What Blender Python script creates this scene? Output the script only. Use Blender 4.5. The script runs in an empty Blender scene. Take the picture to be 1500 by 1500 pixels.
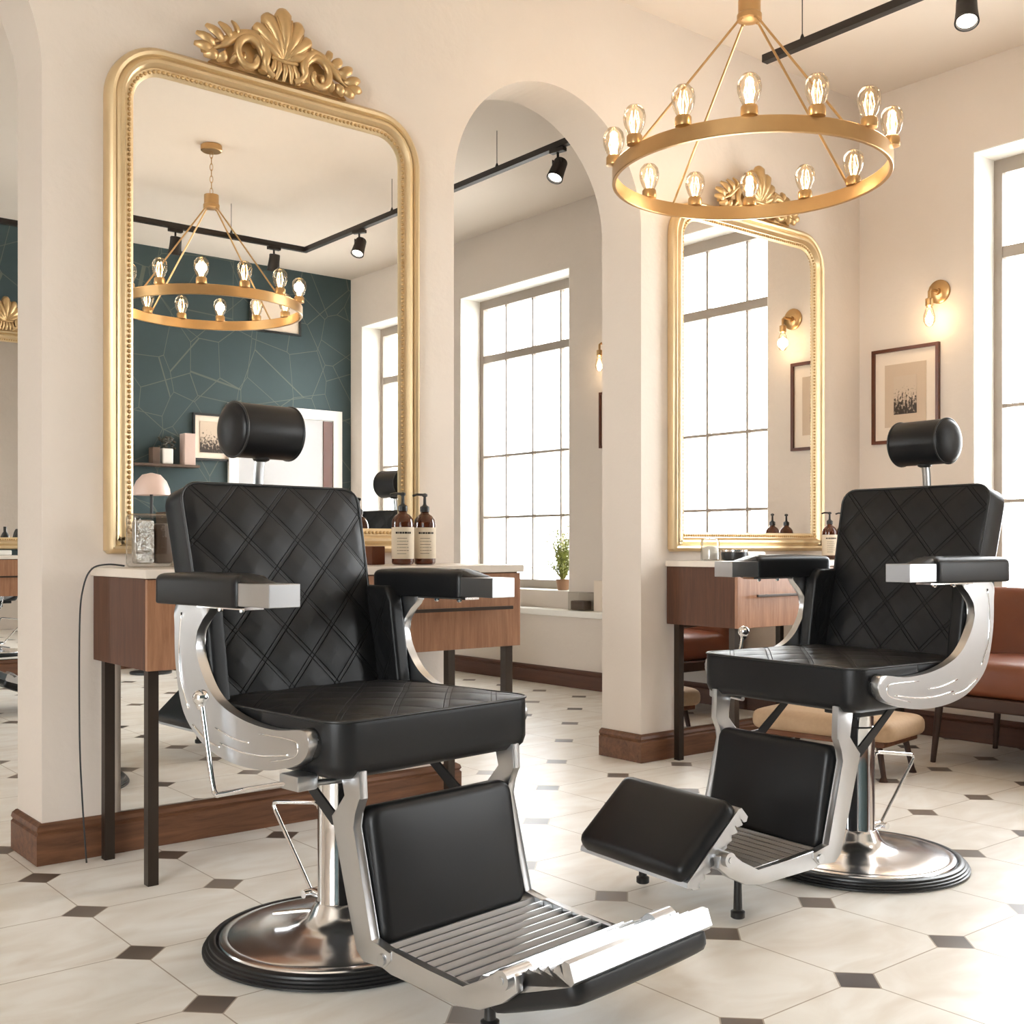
import bpy, bmesh, math, random
from math import sin, cos, pi, sqrt, radians, hypot
from mathutils import Vector, Matrix
random.seed(7)
sc = bpy.context.scene
C = sc.collection

# ------------------------------------------------------------------ camera
cam_d = bpy.data.cameras.new('camera'); cam = bpy.data.objects.new('camera', cam_d); C.objects.link(cam)
sc.camera = cam
HEAD = radians(50.95)
cam.location = (0, 0, 1.0)
cam.rotation_euler = (radians(90), 0, HEAD - radians(90))
cam_d.sensor_width = 36; cam_d.lens = 1663 / 1500 * 36
cam_d.shift_y = 50 / 1500
cam_d.clip_start = .02
sc.view_settings.view_transform = 'Standard'; sc.view_settings.look = 'None'
sc.view_settings.gamma = 1; sc.view_settings.use_curve_mapping = False
sc.view_settings.exposure = 0.1

# ------------------------------------------------------------------ world: bright overcast sky
w = bpy.data.worlds.new('sky'); sc.world = w; w.use_nodes = True
bg = w.node_tree.nodes['Background']; bg.inputs[0].default_value = (.965, .98, 1, 1); bg.inputs[1].default_value = 17.0

def area(name, loc, rot, sx, sy, power=0, portal=False, col=(1, .96, .9)):
    d = bpy.data.lights.new(name, 'AREA'); d.shape = 'RECTANGLE'; d.size = sx; d.size_y = sy; d.energy = power; d.color = col
    o = bpy.data.objects.new(name, d); C.objects.link(o); o.location = loc; o.rotation_euler = rot
    if portal: d.cycles.is_portal = True
    return o
# daylight portals in the window openings, seen ones and ones added for fill
for n, (y0, y1) in enumerate(((-1.61, -.28), (1.70, 3.03), (6.12, 7.45), (7.95, 8.95))):
    area('window_portal', (5.78, (y0 + y1) / 2, 1.85), (0, radians(90), 0), 2.4, y1 - y0, portal=True)
for y0, y1 in ((-1.4, 1.0), (7.6, 8.8)):
    area('window_portal', (-3.28, (y0 + y1) / 2, 1.65), (0, radians(-90), 0), 2.7, y1 - y0, portal=True)

# ------------------------------------------------------------------ materials
def lin(r, g, b):
    f = lambda c: (c / 255 / 12.92) if c / 255 <= .04045 else ((c / 255 + .055) / 1.055) ** 2.4
    return (f(r), f(g), f(b), 1)
class NT:
    def __init__(s, name):
        s.m = bpy.data.materials.new(name); s.m.use_nodes = True
        s.t = s.m.node_tree; s.b = s.t.nodes['Principled BSDF']; s.out = s.t.nodes['Material Output']
    def n(s, typ, **kw):
        x = s.t.nodes.new(typ)
        for k, v in kw.items():
            if k.startswith('i_'):
                key = k[2:]; key = int(key) if key.isdigit() else key.replace('_', ' ')
                x.inputs[key].default_value = v
            else: setattr(x, k, v)
        return x
    def l(s, a, b): s.t.links.new(a, b)
    def math(s, op, a, b=None, c=None):
        x = s.t.nodes.new('ShaderNodeMath'); x.operation = op
        for i, v in enumerate((a, b, c)):
            if v is None: continue
            if isinstance(v, (int, float)): x.inputs[i].default_value = v
            else: s.l(v, x.inputs[i])
        return x.outputs[0]
    def mix(s, fac, a, b):
        x = s.t.nodes.new('ShaderNodeMix'); x.data_type = 'RGBA'
        for i, v in ((0, fac), (6, a), (7, b)):
            if isinstance(v, (int, float, tuple)): x.inputs[i].default_value = v
            else: s.l(v, x.inputs[i])
        return x.outputs[2]
    def bump(s, h, strength=.2, dist=.01):
        x = s.n('ShaderNodeBump'); x.inputs['Strength'].default_value = strength; x.inputs['Distance'].default_value = dist
        s.l(h, x.inputs['Height']); s.l(x.outputs[0], s.b.inputs['Normal'])
def basic(name, col, rough=.5, metal=0., noise=0., nscale=40, bump=0., bscale=80, bd=.002, spec=.5, coat=0, sub=None):
    t = NT(name); b = t.b
    b.inputs['Roughness'].default_value = rough; b.inputs['Metallic'].default_value = metal
    b.inputs['Specular IOR Level'].default_value = spec
    if coat: b.inputs['Coat Weight'].default_value = coat; b.inputs['Coat Roughness'].default_value = .15
    tc = t.n('ShaderNodeTexCoord')
    n = t.n('ShaderNodeTexNoise'); n.inputs['Scale'].default_value = nscale; n.inputs['Detail'].default_value = 4
    t.l(tc.outputs['Object'], n.inputs['Vector'])
    k = max(noise, .02)
    c2 = tuple(min(1, c * (1 + k)) for c in col[:3]) + (1,); c1 = tuple(c * (1 - k) for c in col[:3]) + (1,)
    t.l(t.mix(n.outputs[0], c1, c2), b.inputs['Base Color'])
    if bump:
        n2 = t.n('ShaderNodeTexNoise'); n2.inputs['Scale'].default_value = bscale; n2.inputs['Detail'].default_value = 5
        t.l(tc.outputs['Object'], n2.inputs['Vector']); t.bump(n2.outputs[0], bump, bd)
    return t.m
M = {}
M['plaster'] = basic('warm_plaster', lin(225, 213, 201), .85, noise=.03, nscale=3, bump=.35, bscale=14, bd=.01)
M['ceiling'] = basic('ceiling_paint', lin(231, 219, 206), .9, noise=.015, nscale=2, bump=.1, bscale=6, bd=.01)
M['reveal'] = basic('white_reveal', lin(244, 240, 232), .7, noise=.01)
M['leather'] = basic('black_leather', (.009, .009, .0095, 1), .38, noise=.05, spec=.32, bump=.06, bscale=420, bd=.0008)
M['piping'] = basic('black_piping', (.02, .02, .02, 1), .3)
M['basechrome'] = basic('base_chrome', (.93, .94, .96, 1), .19, 1., noise=.005)
M['chrome'] = basic('chrome', (.86, .86, .87, 1), .07, 1., noise=.005)
M['silver'] = basic('satin_silver', (.60, .605, .615, 1), .30, 1., noise=.01)
M['crystal'] = basic('crumpled_silver', (.8, .8, .8, 1), .12, 1., noise=.01, bump=1., bscale=45, bd=.02)
M['castalu'] = basic('cast_aluminium', (.52, .525, .535, 1), .32, 1., noise=.01)
M['rubber'] = basic('black_rubber', (.012, .012, .012, 1), .35)
M['blacksteel'] = basic('black_steel', (.02, .02, .02, 1), .35, .3)
M['gold'] = basic('antique_gold', lin(221, 198, 158), .38, .75, noise=.08, nscale=14, bump=.15, bscale=30)
M['goldcarve'] = basic('carved_gilt', lin(206, 174, 126), .40, .75, noise=.15, nscale=30, bump=.3, bscale=60)
M['brass'] = basic('brushed_brass', lin(196, 160, 112), .32, .95, noise=.06, nscale=20)
M['bronze'] = basic('dark_bronze_legs', lin(62, 52, 44), .4, .6)
M['track'] = basic('track_black', lin(38, 32, 29), .5, .2)
M['mirror'] = basic('mirror_glass', (.93, .93, .92, 1), .003, 1., noise=.002)
M['stone'] = basic('cream_stone_top', lin(226, 214, 200), .25, noise=.06, nscale=9)
M['white'] = basic('white_ceramic', lin(238, 234, 226), .4)
M['cream'] = basic('cream_paper', lin(222, 208, 186), .7)
M['darkink'] = basic('dark_ink', lin(40, 34, 28), .7)
M['winframe'] = basic('taupe_window_frame', lin(158, 146, 134), .5)
M['sofa'] = basic('cognac_leather', lin(124, 68, 42), .38, noise=.12, nscale=8, bump=.15, bscale=120)
M['sofawood'] = basic('sofa_dark_wood', lin(64, 40, 28), .4)
M['frame_wood'] = basic('mahogany_frame', lin(92, 48, 28), .35)
M['mat_board'] = basic('mat_board', lin(236, 220, 202), .8)
M['mat_inner'] = basic('mat_inner_board', lin(206, 184, 160), .8)
M['dark'] = basic('near_black', (.02, .02, .02, 1), .4)
M['leafm'] = basic('plant_leaf', lin(156, 162, 86), .5, noise=.35, nscale=9)
M['darkleaf'] = basic('dark_dried_leaf', lin(62, 60, 50), .6, noise=.3, nscale=9)
M['terracotta'] = basic('plant_pot', lin(150, 112, 84), .6)
M['doorgrey'] = basic('door_grey', lin(186, 184, 184), .5)
M['tan'] = basic('tan_fabric', lin(190, 160, 128), .8, noise=.1, nscale=60, bump=.2)
M['pink'] = basic('pale_pink_enamel', lin(214, 188, 176), .4)
M['boxbrown'] = basic('box_brown', lin(92, 72, 58), .5)
M['outside'] = basic('outside_paving', lin(215, 212, 206), .9)

def wood(name, c1, c2, axis='X', scale=6, rough=.38):
    t = NT(name); tc = t.n('ShaderNodeTexCoord'); mp = t.n('ShaderNodeMapping')
    s = {'X': (.6, 7, 7), 'Y': (7, .6, 7), 'Z': (9, 9, .7)}[axis]
    mp.inputs['Scale'].default_value = s; t.l(tc.outputs['Object'], mp.inputs['Vector'])
    n = t.n('ShaderNodeTexNoise'); n.inputs['Scale'].default_value = scale; n.inputs['Detail'].default_value = 6
    n.inputs['Roughness'].default_value = .65; n.inputs['Distortion'].default_value = .6
    t.l(mp.outputs[0], n.inputs['Vector'])
    r = t.n('ShaderNodeValToRGB'); r.color_ramp.elements[0].position = .3; r.color_ramp.elements[1].position = .72
    r.color_ramp.elements[0].color = c1; r.color_ramp.elements[1].color = c2
    t.l(n.outputs[0], r.inputs[0]); t.l(r.outputs[0], t.b.inputs['Base Color']); t.b.inputs['Roughness'].default_value = rough
    t.bump(n.outputs[0], .08, .003)
    return t.m
M['body_wood'] = wood('dark_walnut_body', lin(72, 43, 28), lin(98, 61, 40), 'Z', rough=.62)
M['front_wood'] = wood('light_walnut_front', lin(138, 94, 66), lin(176, 130, 98), 'Z')
M['walnut_x'] = wood('walnut_grain_along', lin(80, 49, 31), lin(128, 86, 58), 'X', rough=.5)
M['walnut_y'] = wood('walnut_grain_across', lin(84, 47, 28), lin(142, 90, 58), 'Y')
M['walnut_z'] = wood('walnut_grain_upright', lin(106, 66, 44), lin(160, 112, 80), 'Z')
M['walnut_dark'] = wood('dark_walnut', lin(78, 48, 36), lin(100, 64, 48), 'Y')

def floor_mat():
    t = NT('octagon_and_dot_tiles'); g = t.n('ShaderNodeNewGeometry'); sx = t.n('ShaderNodeSeparateXYZ'); t.l(g.outputs['Position'], sx.inputs[0])
    S = .405
    def fr(o, off):
        a = t.math('DIVIDE', t.math('SUBTRACT', o, off), S)
        return t.math('ABSOLUTE', t.math('SUBTRACT', t.math('FRACT', t.math('ADD', a, .5)), .5))
    fx = fr(sx.outputs[0], 1.05); fy = fr(sx.outputs[1], 1.53)
    man = t.math('ADD', fx, fy)
    dot = t.math('LESS_THAN', man, .155)
    dotedge = t.math('LESS_THAN', t.math('ABSOLUTE', t.math('SUBTRACT', man, .158)), .006)
    line = t.math('LESS_THAN', t.math('MINIMUM', fx, fy), .0045)
    line = t.math('MULTIPLY', line, t.math('SUBTRACT', 1, dot))
    line = t.math('MAXIMUM', line, dotedge)
    n = t.n('ShaderNodeTexNoise'); n.inputs['Scale'].default_value = 3.2; n.inputs['Detail'].default_value = 7; n.inputs['Distortion'].default_value = 1.2
    mp = t.n('ShaderNodeMapping'); mp.inputs['Scale'].default_value = (1, 2.2, 1); mp.inputs['Rotation'].default_value = (0, 0, .6)
    t.l(g.outputs['Position'], mp.inputs[0]); t.l(mp.outputs[0], n.inputs['Vector'])
    r = t.n('ShaderNodeValToRGB'); r.color_ramp.elements[0].position = .3; r.color_ramp.elements[0].color = lin(228, 219, 206)
    r.color_ramp.elements[1].position = .65; r.color_ramp.elements[1].color = lin(244, 240, 232); t.l(n.outputs[0], r.inputs[0])
    r2 = t.n('ShaderNodeValToRGB'); r2.color_ramp.elements[0].color = lin(74, 62, 54); r2.color_ramp.elements[1].color = lin(128, 114, 102)
    r2.color_ramp.elements[0].position = .35; r2.color_ramp.elements[1].position = .65
    n2 = t.n('ShaderNodeTexNoise'); n2.inputs['Scale'].default_value = 2.4; t.l(g.outputs['Position'], n2.inputs['Vector']); t.l(n2.outputs[0], r2.inputs[0])
    c = t.mix(dot, r.outputs[0], r2.outputs[0])
    c = t.mix(line, c, lin(176, 160, 142))
    t.l(c, t.b.inputs['Base Color']); t.b.inputs['Roughness'].default_value = .32
    t.b.inputs['Specular IOR Level'].default_value = .35
    t.bump(t.math('MULTIPLY', line, -1), .3, .002)
    return t.m
M['floor'] = floor_mat()

def teal_mat():
    t = NT('teal_wallpaper_with_fine_lines'); tc = t.n('ShaderNodeTexCoord')
    v = t.n('ShaderNodeTexVoronoi'); v.feature = 'DISTANCE_TO_EDGE'; v.inputs['Scale'].default_value = 2.7
    mp = t.n('ShaderNodeMapping'); mp.inputs['Scale'].default_value = (1, 0, .8); t.l(tc.outputs['Object'], mp.inputs[0]); t.l(mp.outputs[0], v.inputs['Vector'])
    v2 = t.n('ShaderNodeTexVoronoi'); v2.feature = 'DISTANCE_TO_EDGE'; v2.inputs['Scale'].default_value = 1.9
    mp2 = t.n('ShaderNodeMapping'); mp2.inputs['Scale'].default_value = (1, 0, .9); mp2.inputs['Location'].default_value = (3.3, 1.1, .4); mp2.inputs['Rotation'].default_value = (0, .6, 0)
    t.l(tc.outputs['Object'], mp2.inputs[0]); t.l(mp2.outputs[0], v2.inputs['Vector'])
    l = t.math('MAXIMUM', t.math('LESS_THAN', v.outputs[0], .006), t.math('LESS_THAN', v2.outputs[0], .005))
    n = t.n('ShaderNodeTexNoise'); n.inputs['Scale'].default_value = 2; t.l(tc.outputs['Object'], n.inputs['Vector'])
    base = t.mix(n.outputs[0], lin(44, 62, 66), lin(62, 80, 82))
    t.l(t.mix(t.math('MULTIPLY', l, .3), base, lin(140, 140, 118)), t.b.inputs['Base Color']); t.b.inputs['Roughness'].default_value = .7
    return t.m
M['teal'] = teal_mat()

def thin_glass(name, tint=(1, 1, 1, 1), gl=.08, rough=.02):
    t = NT(name); t.t.nodes.remove(t.b)
    tr = t.n('ShaderNodeBsdfTransparent'); tr.inputs[0].default_value = tint
    g = t.n('ShaderNodeBsdfGlossy'); g.inputs['Roughness'].default_value = rough
    lw = t.n('ShaderNodeLayerWeight'); lw.inputs[0].default_value = .25
    f = t.math('ADD', t.math('MULTIPLY', lw.outputs['Fresnel'], .6), gl * .4)
    m = t.n('ShaderNodeMixShader'); t.l(f, m.inputs[0]); t.l(tr.outputs[0], m.inputs[1]); t.l(g.outputs[0], m.inputs[2]); t.l(m.outputs[0], t.out.inputs[0])
    return t.m
M['pane'] = thin_glass('window_pane', (.97, .98, .98, 1), .05)
M['bulb'] = thin_glass('bulb_glass', (1, .93, .82, 1), .1)
M['clear'] = thin_glass('clear_glass', (.9, .9, .88, 1), .2)
def amber_mat():
    t = NT('amber_glass'); b = t.b
    b.inputs['Base Color'].default_value = lin(92, 42, 18); b.inputs['Roughness'].default_value = .08
    b.inputs['Transmission Weight'].default_value = .35; b.inputs['IOR'].default_value = 1.45; b.inputs['Coat Weight'].default_value = .4
    return t.m
M['amber'] = amber_mat()
def emis(name, col, st):
    t = NT(name); t.b.inputs['Base Color'].default_value = col
    t.b.inputs['Emission Color'].default_value = col; t.b.inputs['Emission Strength'].default_value = st
    return t.m
M['filament'] = emis('glowing_filament', (1, .72, .38, 1), 14)
M['lens'] = emis('spot_lens', (1, .93, .8, 1), 8)
def photo_mat():
    t = NT('sepia_tree_photograph'); tc = t.n('ShaderNodeTexCoord')
    n = t.n('ShaderNodeTexNoise'); n.inputs['Scale'].default_value = 12; n.inputs['Detail'].default_value = 5
    t.l(tc.outputs['Generated'], n.inputs['Vector']); s = t.n('ShaderNodeSeparateXYZ'); t.l(tc.outputs['Generated'], s.inputs[0])
    f = t.math('ADD', n.outputs[0], t.math('MULTIPLY', s.outputs[2], .55))
    r = t.n('ShaderNodeValToRGB'); r.color_ramp.elements[0].position = .62; r.color_ramp.elements[1].position = .78
    r.color_ramp.elements[0].color = lin(52, 38, 28); r.color_ramp.elements[1].color = lin(206, 186, 164)
    t.l(f, r.inputs[0]); t.l(r.outputs[0], t.b.inputs['Base Color']); t.b.inputs['Roughness'].default_value = .5
    return t.m
M['photo'] = photo_mat()

QP = .1105
def quilt_leather(name, ox, oy):
    """black leather; the quilted face (uv offset by 10) carries double stitch lines"""
    t = NT(name); b = t.b
    uv = t.n('ShaderNodeUVMap'); s = t.n('ShaderNodeSeparateXYZ'); t.l(uv.outputs[0], s.inputs[0])
    on = t.math('GREATER_THAN', s.outputs[0], 5)
    x = t.math('ADD', s.outputs[0], ox - 10); y = t.math('ADD', s.outputs[1], oy - 10)
    def dist(sg):
        a = t.math('DIVIDE', t.math('MULTIPLY_ADD', y, sg, x), sqrt(2) * QP)
        return t.math('MULTIPLY', t.math('ABSOLUTE', t.math('SUBTRACT', t.math('FRACT', t.math('ADD', a, .5 + 50)), .5)), QP)
    def stitch(d):
        return t.math('SUBTRACT', 1, t.math('SMOOTH_MIN', t.math('DIVIDE', t.math('ABSOLUTE', t.math('SUBTRACT', d, .0058)), .0012), 1, .3))
    l = t.math('MULTIPLY', t.math('MAXIMUM', stitch(dist(1)), stitch(dist(-1))), on)
    l = t.math('MAXIMUM', l, 0)
    n = t.n('ShaderNodeTexNoise'); n.inputs['Scale'].default_value = 420; tc = t.n('ShaderNodeTexCoord'); t.l(tc.outputs['Object'], n.inputs['Vector'])
    t.l(t.mix(l, (.009, .009, .0095, 1), (.001, .0015, .0015, 1)), b.inputs['Base Color'])
    b.inputs['Roughness'].default_value = .43
    t.l(t.math('MULTIPLY_ADD', l, -.3, .32), b.inputs['Specular IOR Level'])
    t.bump(t.math('ADD', t.math('MULTIPLY', l, -1), t.math('MULTIPLY', n.outputs[0], .02)), 1.0, .004)
    return t.m
M['quilt_back'] = quilt_leather('quilted_leather_back', .043, .0115)
M['quilt_seat'] = quilt_leather('quilted_leather_seat', 0, .03)

# ------------------------------------------------------------------ mesh helpers
def obj(name, bm, mat, parent=None, smooth=None, loc=None, **props):
    me = bpy.data.meshes.new(name)
    bmesh.ops.recalc_face_normals(bm, faces=bm.faces)
    bm.to_mesh(me); bm.free()
    me.materials.append(M[mat] if isinstance(mat, str) else mat)
    o = bpy.data.objects.new(name, me); C.objects.link(o)
    if smooth is not None:
        for p in me.polygons: p.use_smooth = True
        if smooth < 180:
            me.set_sharp_from_angle(angle=radians(smooth))
    if parent is not None: o.parent = parent
    if loc: o.location = loc
    for k, v in props.items(): o[k] = v
    return o
def thing(name, label, cat, loc=(0, 0, 0), rotz=0, group=None):
    o = bpy.data.objects.new(name, None); C.objects.link(o); o.empty_display_size = .1
    o.location = loc; o.rotation_euler = (0, 0, rotz); o['label'] = label; o['category'] = cat
    if group: o['group'] = group
    return o
def copy_tree(o, parent=None):
    c = o.copy(); C.objects.link(c)
    if parent is not None:
        c.parent = parent
    for ch in list(o.children): copy_tree(ch, c)
    return c
def BM(): return bmesh.new()
def box(bm, x0, x1, y0, y1, z0, z1, bev=0, seg=2, mtx=None):
    r = bmesh.ops.create_cube(bm, size=1)
    vs = r['verts']
    for v in vs:
        v.co = Vector(((x0 + x1) / 2 + v.co.x * (x1 - x0), (y0 + y1) / 2 + v.co.y * (y1 - y0), (z0 + z1) / 2 + v.co.z * (z1 - z0)))
    if bev:
        es = list({e for v in vs for e in v.link_edges})
        r = bmesh.ops.bevel(bm, geom=es, offset=bev, segments=seg, affect='EDGES', profile=.5)
        vs = list({v for f in r['faces'] for v in f.verts} | {v for v in vs if v.is_valid})
    if mtx is not None:
        bmesh.ops.transform(bm, matrix=mtx, verts=vs)
    return bm
def ring_faces(bm, rings, closed=False, cap=True):
    n = len(rings[0])
    for a, b in zip(rings, rings[1:] + ([rings[0]] if closed else [])):
        for i in range(n):
            j = (i + 1) % n
            bm.faces.new((a[i], a[j], b[j], b[i]))
    if cap and not closed:
        bm.faces.new(rings[0][::-1]); bm.faces.new(rings[-1])
def tube(bm, pts, r, seg=10, closed=False, cap=True, flat=None):
    pts = [Vector(p) for p in pts]; n = len(pts)
    rs = r if isinstance(r, (list, tuple)) else [r] * n
    rings = []; nrm = None
    for i, p in enumerate(pts):
        if closed: t = pts[(i + 1) % n] - pts[i - 1]
        else: t = pts[min(i + 1, n - 1)] - pts[max(i - 1, 0)]
        t.normalize()
        if nrm is None:
            up = Vector((0, 0, 1)) if abs(t.z) < .9 else Vector((1, 0, 0))
            nrm = (up - t * up.dot(t)).normalized()
        else: nrm = (nrm - t * nrm.dot(t)).normalized()
        bn = t.cross(nrm); ring = []
        for k in range(seg):
            a = 2 * pi * k / seg
            ring.append(bm.verts.new(p + (nrm * cos(a) + bn * sin(a) * (flat or 1)) * rs[i]))
        rings.append(ring)
    ring_faces(bm, rings, closed, cap)
    return bm
def lathe(bm, prof, seg=32, c=(0, 0, 0), mtx=None, cap=True):
    rings = []; c = Vector(c)
    for r, z in prof:
        ring = []
        for k in range(seg):
            a = 2 * pi * k / seg; p = Vector((max(r, 1e-4) * cos(a), max(r, 1e-4) * sin(a), z))
            if mtx is not None: p = mtx @ p
            ring.append(bm.verts.new(p + c))
        rings.append(ring)
    ring_faces(bm, rings, False, cap)
    return bm
def cyl(bm, p0, p1, r, seg=16): return tube(bm, [p0, p1], r, seg)
def smooth_loop(pts, n=6, closed=True):
    out = []; N = len(pts)
    rng = range(N) if closed else range(N - 1)
    for i in rng:
        g = lambda k: pts[k % N] if closed else pts[max(0, min(N - 1, k))]
        p0, p1, p2, p3 = g(i - 1), g(i), g(i + 1), g(i + 2)
        for k in range(n):
            t = k / n
            out.append(tuple(.5 * (2 * b + (-a + c) * t + (2 * a - 5 * b + 4 * c - d) * t * t + (-a + 3 * b - 3 * c + d) * t ** 3) for a, b, c, d in zip(p0, p1, p2, p3)))
    if not closed: out.append(tuple(pts[-1]))
    return out
def prism(bm, poly, a0, a1, fn, bev=0, seg=2):
    """poly: 2D outline, extruded from a0 to a1; fn(p,q,a) -> 3D"""
    A = [bm.verts.new(fn(p, q, a0)) for p, q in poly]; B = [bm.verts.new(fn(p, q, a1)) for p, q in poly]
    fa = bm.faces.new(A[::-1]); fb = bm.faces.new(B); n = len(A)
    for i in range(n):
        j = (i + 1) % n; bm.faces.new((A[i], A[j], B[j], B[i]))
    if bev:
        es = list(fa.edges) + list(fb.edges)
        bmesh.ops.bevel(bm, geom=es, offset=bev, segments=seg, affect='EDGES', profile=.5)
    bmesh.ops.triangulate(bm, faces=[f for f in bm.faces if len(f.verts) > 4])
    return bm
def rrect_path(hw, hd, r, n=6):
    out = []
    for cx, cy, a0 in ((hw - r, hd - r, 0), (-hw + r, hd - r, 90), (-hw + r, -hd + r, 180), (hw - r, -hd + r, 270)):
        for k in range(n + 1):
            a = radians(a0 + 90 * k / n); out.append((cx + r * cos(a), cy + r * sin(a)))
    return out
def cushion(bm, hw, hd, rc, prof, topf=None, botf=None, nx=24, ny=24, fn=None):
    """soft pad: prof = [(inset, z), ...] from the top rim down to the bottom rim; fn maps local x,y,z"""
    fn = fn or (lambda x, y, z: Vector((x, y, z)))
    def pt(i, j, inset):
        a, b = hw - inset, hd - inset
        x = -1 + 2 * i / nx; y = -1 + 2 * j / ny
        r = max(rc - inset, .001)
        X, Y = x * a, y * b
        ix = max(-(a - r), min(a - r, X)); iy = max(-(b - r), min(b - r, Y))
        dx, dy = X - ix, Y - iy
        if dx and dy:
            h = hypot(dx, dy); s = max(abs(dx), abs(dy)) / h; dx *= s; dy *= s
        return ix + dx, iy + dy
    uvl = bm.loops.layers.uv.verify(); UV = {}
    def grid(inset, z, f):
        g = []
        for i in range(nx + 1):
            row = []
            for j in range(ny + 1):
                X, Y = pt(i, j, inset); vv = bm.verts.new(fn(X, Y, z + (f(X, Y) if f else 0))); UV[vv] = (X, Y); row.append(vv)
            g.append(row)
        for i in range(nx):
            for j in range(ny):
                fc = bm.faces.new((g[i][j], g[i + 1][j], g[i + 1][j + 1], g[i][j + 1]))
                if f:
                    for lp in fc.loops: lp[uvl].uv = (UV[lp.vert][0] + 10, UV[lp.vert][1] + 10)
        return g
    bi = [(i, 0) for i in range(nx)] + [(nx, j) for j in range(ny)] + [(i, ny) for i in range(nx, 0, -1)] + [(0, j) for j in range(ny, 0, -1)]
    g0 = grid(prof[0][0], prof[0][1], topf)
    rings = [[g0[i][j] for i, j in bi]]
    for ins, z in prof[1:-1]:
        rings.append([bm.verts.new(fn(*pt(i, j, ins), z)) for i, j in bi])
    g1 = grid(prof[-1][0], prof[-1][1], botf)
    rings.append([g1[i][j] for i, j in bi])
    ring_faces(bm, rings, cap=False)
    return bm
def dome(hw, hd, h, p=2.0):
    return lambda x, y: h * (1 - min(1, abs(x / hw)) ** p) * (1 - min(1, abs(y / hd)) ** p)
def soft_prof(t, rt, rb, n=4):
    """rim from top (z=t) down to z=0"""
    o = [(rt - rt * sin(pi / 2 * k / n), t - rt + rt * cos(pi / 2 * k / n)) for k in range(n + 1)]
    o += [(rb - rb * cos(pi / 2 * k / n), rb - rb * sin(pi / 2 * k / n)) for k in range(n + 1)]
    return o
def ico(bm, c, r, sub=1, sc3=(1, 1, 1), mtx=None):
    m = Matrix.Translation(c) @ (mtx or Matrix()) @ Matrix.Diagonal((sc3[0], sc3[1], sc3[2], 1))
    bmesh.ops.create_icosphere(bm, subdivisions=sub, radius=r, matrix=m)

# ------------------------------------------------------------------ the room
CEIL = 3.48; YW = 3.70; YB = 3.96; XW = 5.5; YT = -1.8; YF = 9.2; XL = -3.0
def struct(name, bm, mat, **k):
    return obj(name, bm, mat, kind='structure', **k)
b = BM(); box(b, XL - .3, XW + .35, YT - .2, YF + .2, -.1, 0); struct('floor', b, 'floor')
b = BM(); box(b, XL - .3, XW + .35, YT - .2, YF + .2, CEIL, CEIL + .1); struct('ceiling', b, 'ceiling')
b = BM(); box(b, -60, 60, -60, 60, -.5, -.4); struct('ground_outside', b, 'outside')
b = BM(); box(b, XL - .3, XW + .35, YT - .2, YT, 0, CEIL); struct('wall_near', b, 'teal')
b = BM(); box(b, XL - .3, XW + .35, YF, YF + .2, 0, CEIL); struct('wall_far', b, 'teal')
# window wall, right
WINS = ((-1.61, -.28), (1.70, 3.03), (6.12, 7.45), (7.95, 8.95)); WZ0, WZ1 = .67, 3.02  # last opening is unseen, added to brighten the far room
b = BM(); y = YT
for y0, y1 in WINS:
    box(b, XW, XW + .32, y, y0, 0, CEIL); box(b, XW, XW + .32, y0, y1, 0, WZ0); box(b, XW, XW + .32, y0, y1, WZ1, CEIL); y = y1
box(b, XW, XW + .32, y, YF, 0, CEIL); struct('wall_right', b, 'plaster')
# left wall, out of view; its windows are added to let in fill daylight
ADDED_WINS = ((-1.4, 1.0), (7.6, 8.8)); b = BM(); y = YT
for y0, y1 in ADDED_WINS:
    box(b, XL - .3, XL, y, y0, 0, CEIL); box(b, XL - .3, XL, y0, y1, 0, .3); box(b, XL - .3, XL, y0, y1, 3.0, CEIL); y = y1
box(b, XL - .3, XL, y, YF, 0, CEIL); struct('wall_left', b, 'plaster')
# pier wall with two round arches
def arched_wall(segs, z1):
    """segs: list of ('pier', x0, x1) and ('arch', x0, x1, spring)"""
    b = BM()
    def quad(p): b.faces.new([b.verts.new(q) for q in p])
    for sg in segs:
        x0, x1 = sg[1], sg[2]
        if sg[0] == 'pier':
            for y in (YW, YB): quad([(x0, y, 0), (x1, y, 0), (x1, y, z1), (x0, y, z1)])
        else:
            cx, r, zs = (x0 + x1) / 2, (x1 - x0) / 2, sg[3]; N = 40
            P = [(cx - r * cos(pi * k / N), zs + r * sin(pi * k / N)) for k in range(N + 1)]
            for (xa, za), (xb, zb) in zip(P, P[1:]):
                for y in (YW, YB): quad([(xa, y, za), (xb, y, zb), (xb, y, z1), (xa, y, z1)])
                quad([(xa, YW, za), (xb, YW, zb), (xb, YB, zb), (xa, YB, za)])
            for x in (x0, x1): quad([(x, YW, 0), (x, YB, 0), (x, YB, zs), (x, YW, zs)])
    bmesh.ops.remove_doubles(b, verts=b.verts, dist=1e-5)
    return b
b = arched_wall([('pier', XL, -.04), ('arch', -.04, 1.10, 2.49), ('pier', 1.10, 2.70), ('arch', 2.70, 3.77, 2.46), ('pier', 3.77, XW)], CEIL)
struct('wall_front', b, 'plaster')
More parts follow.
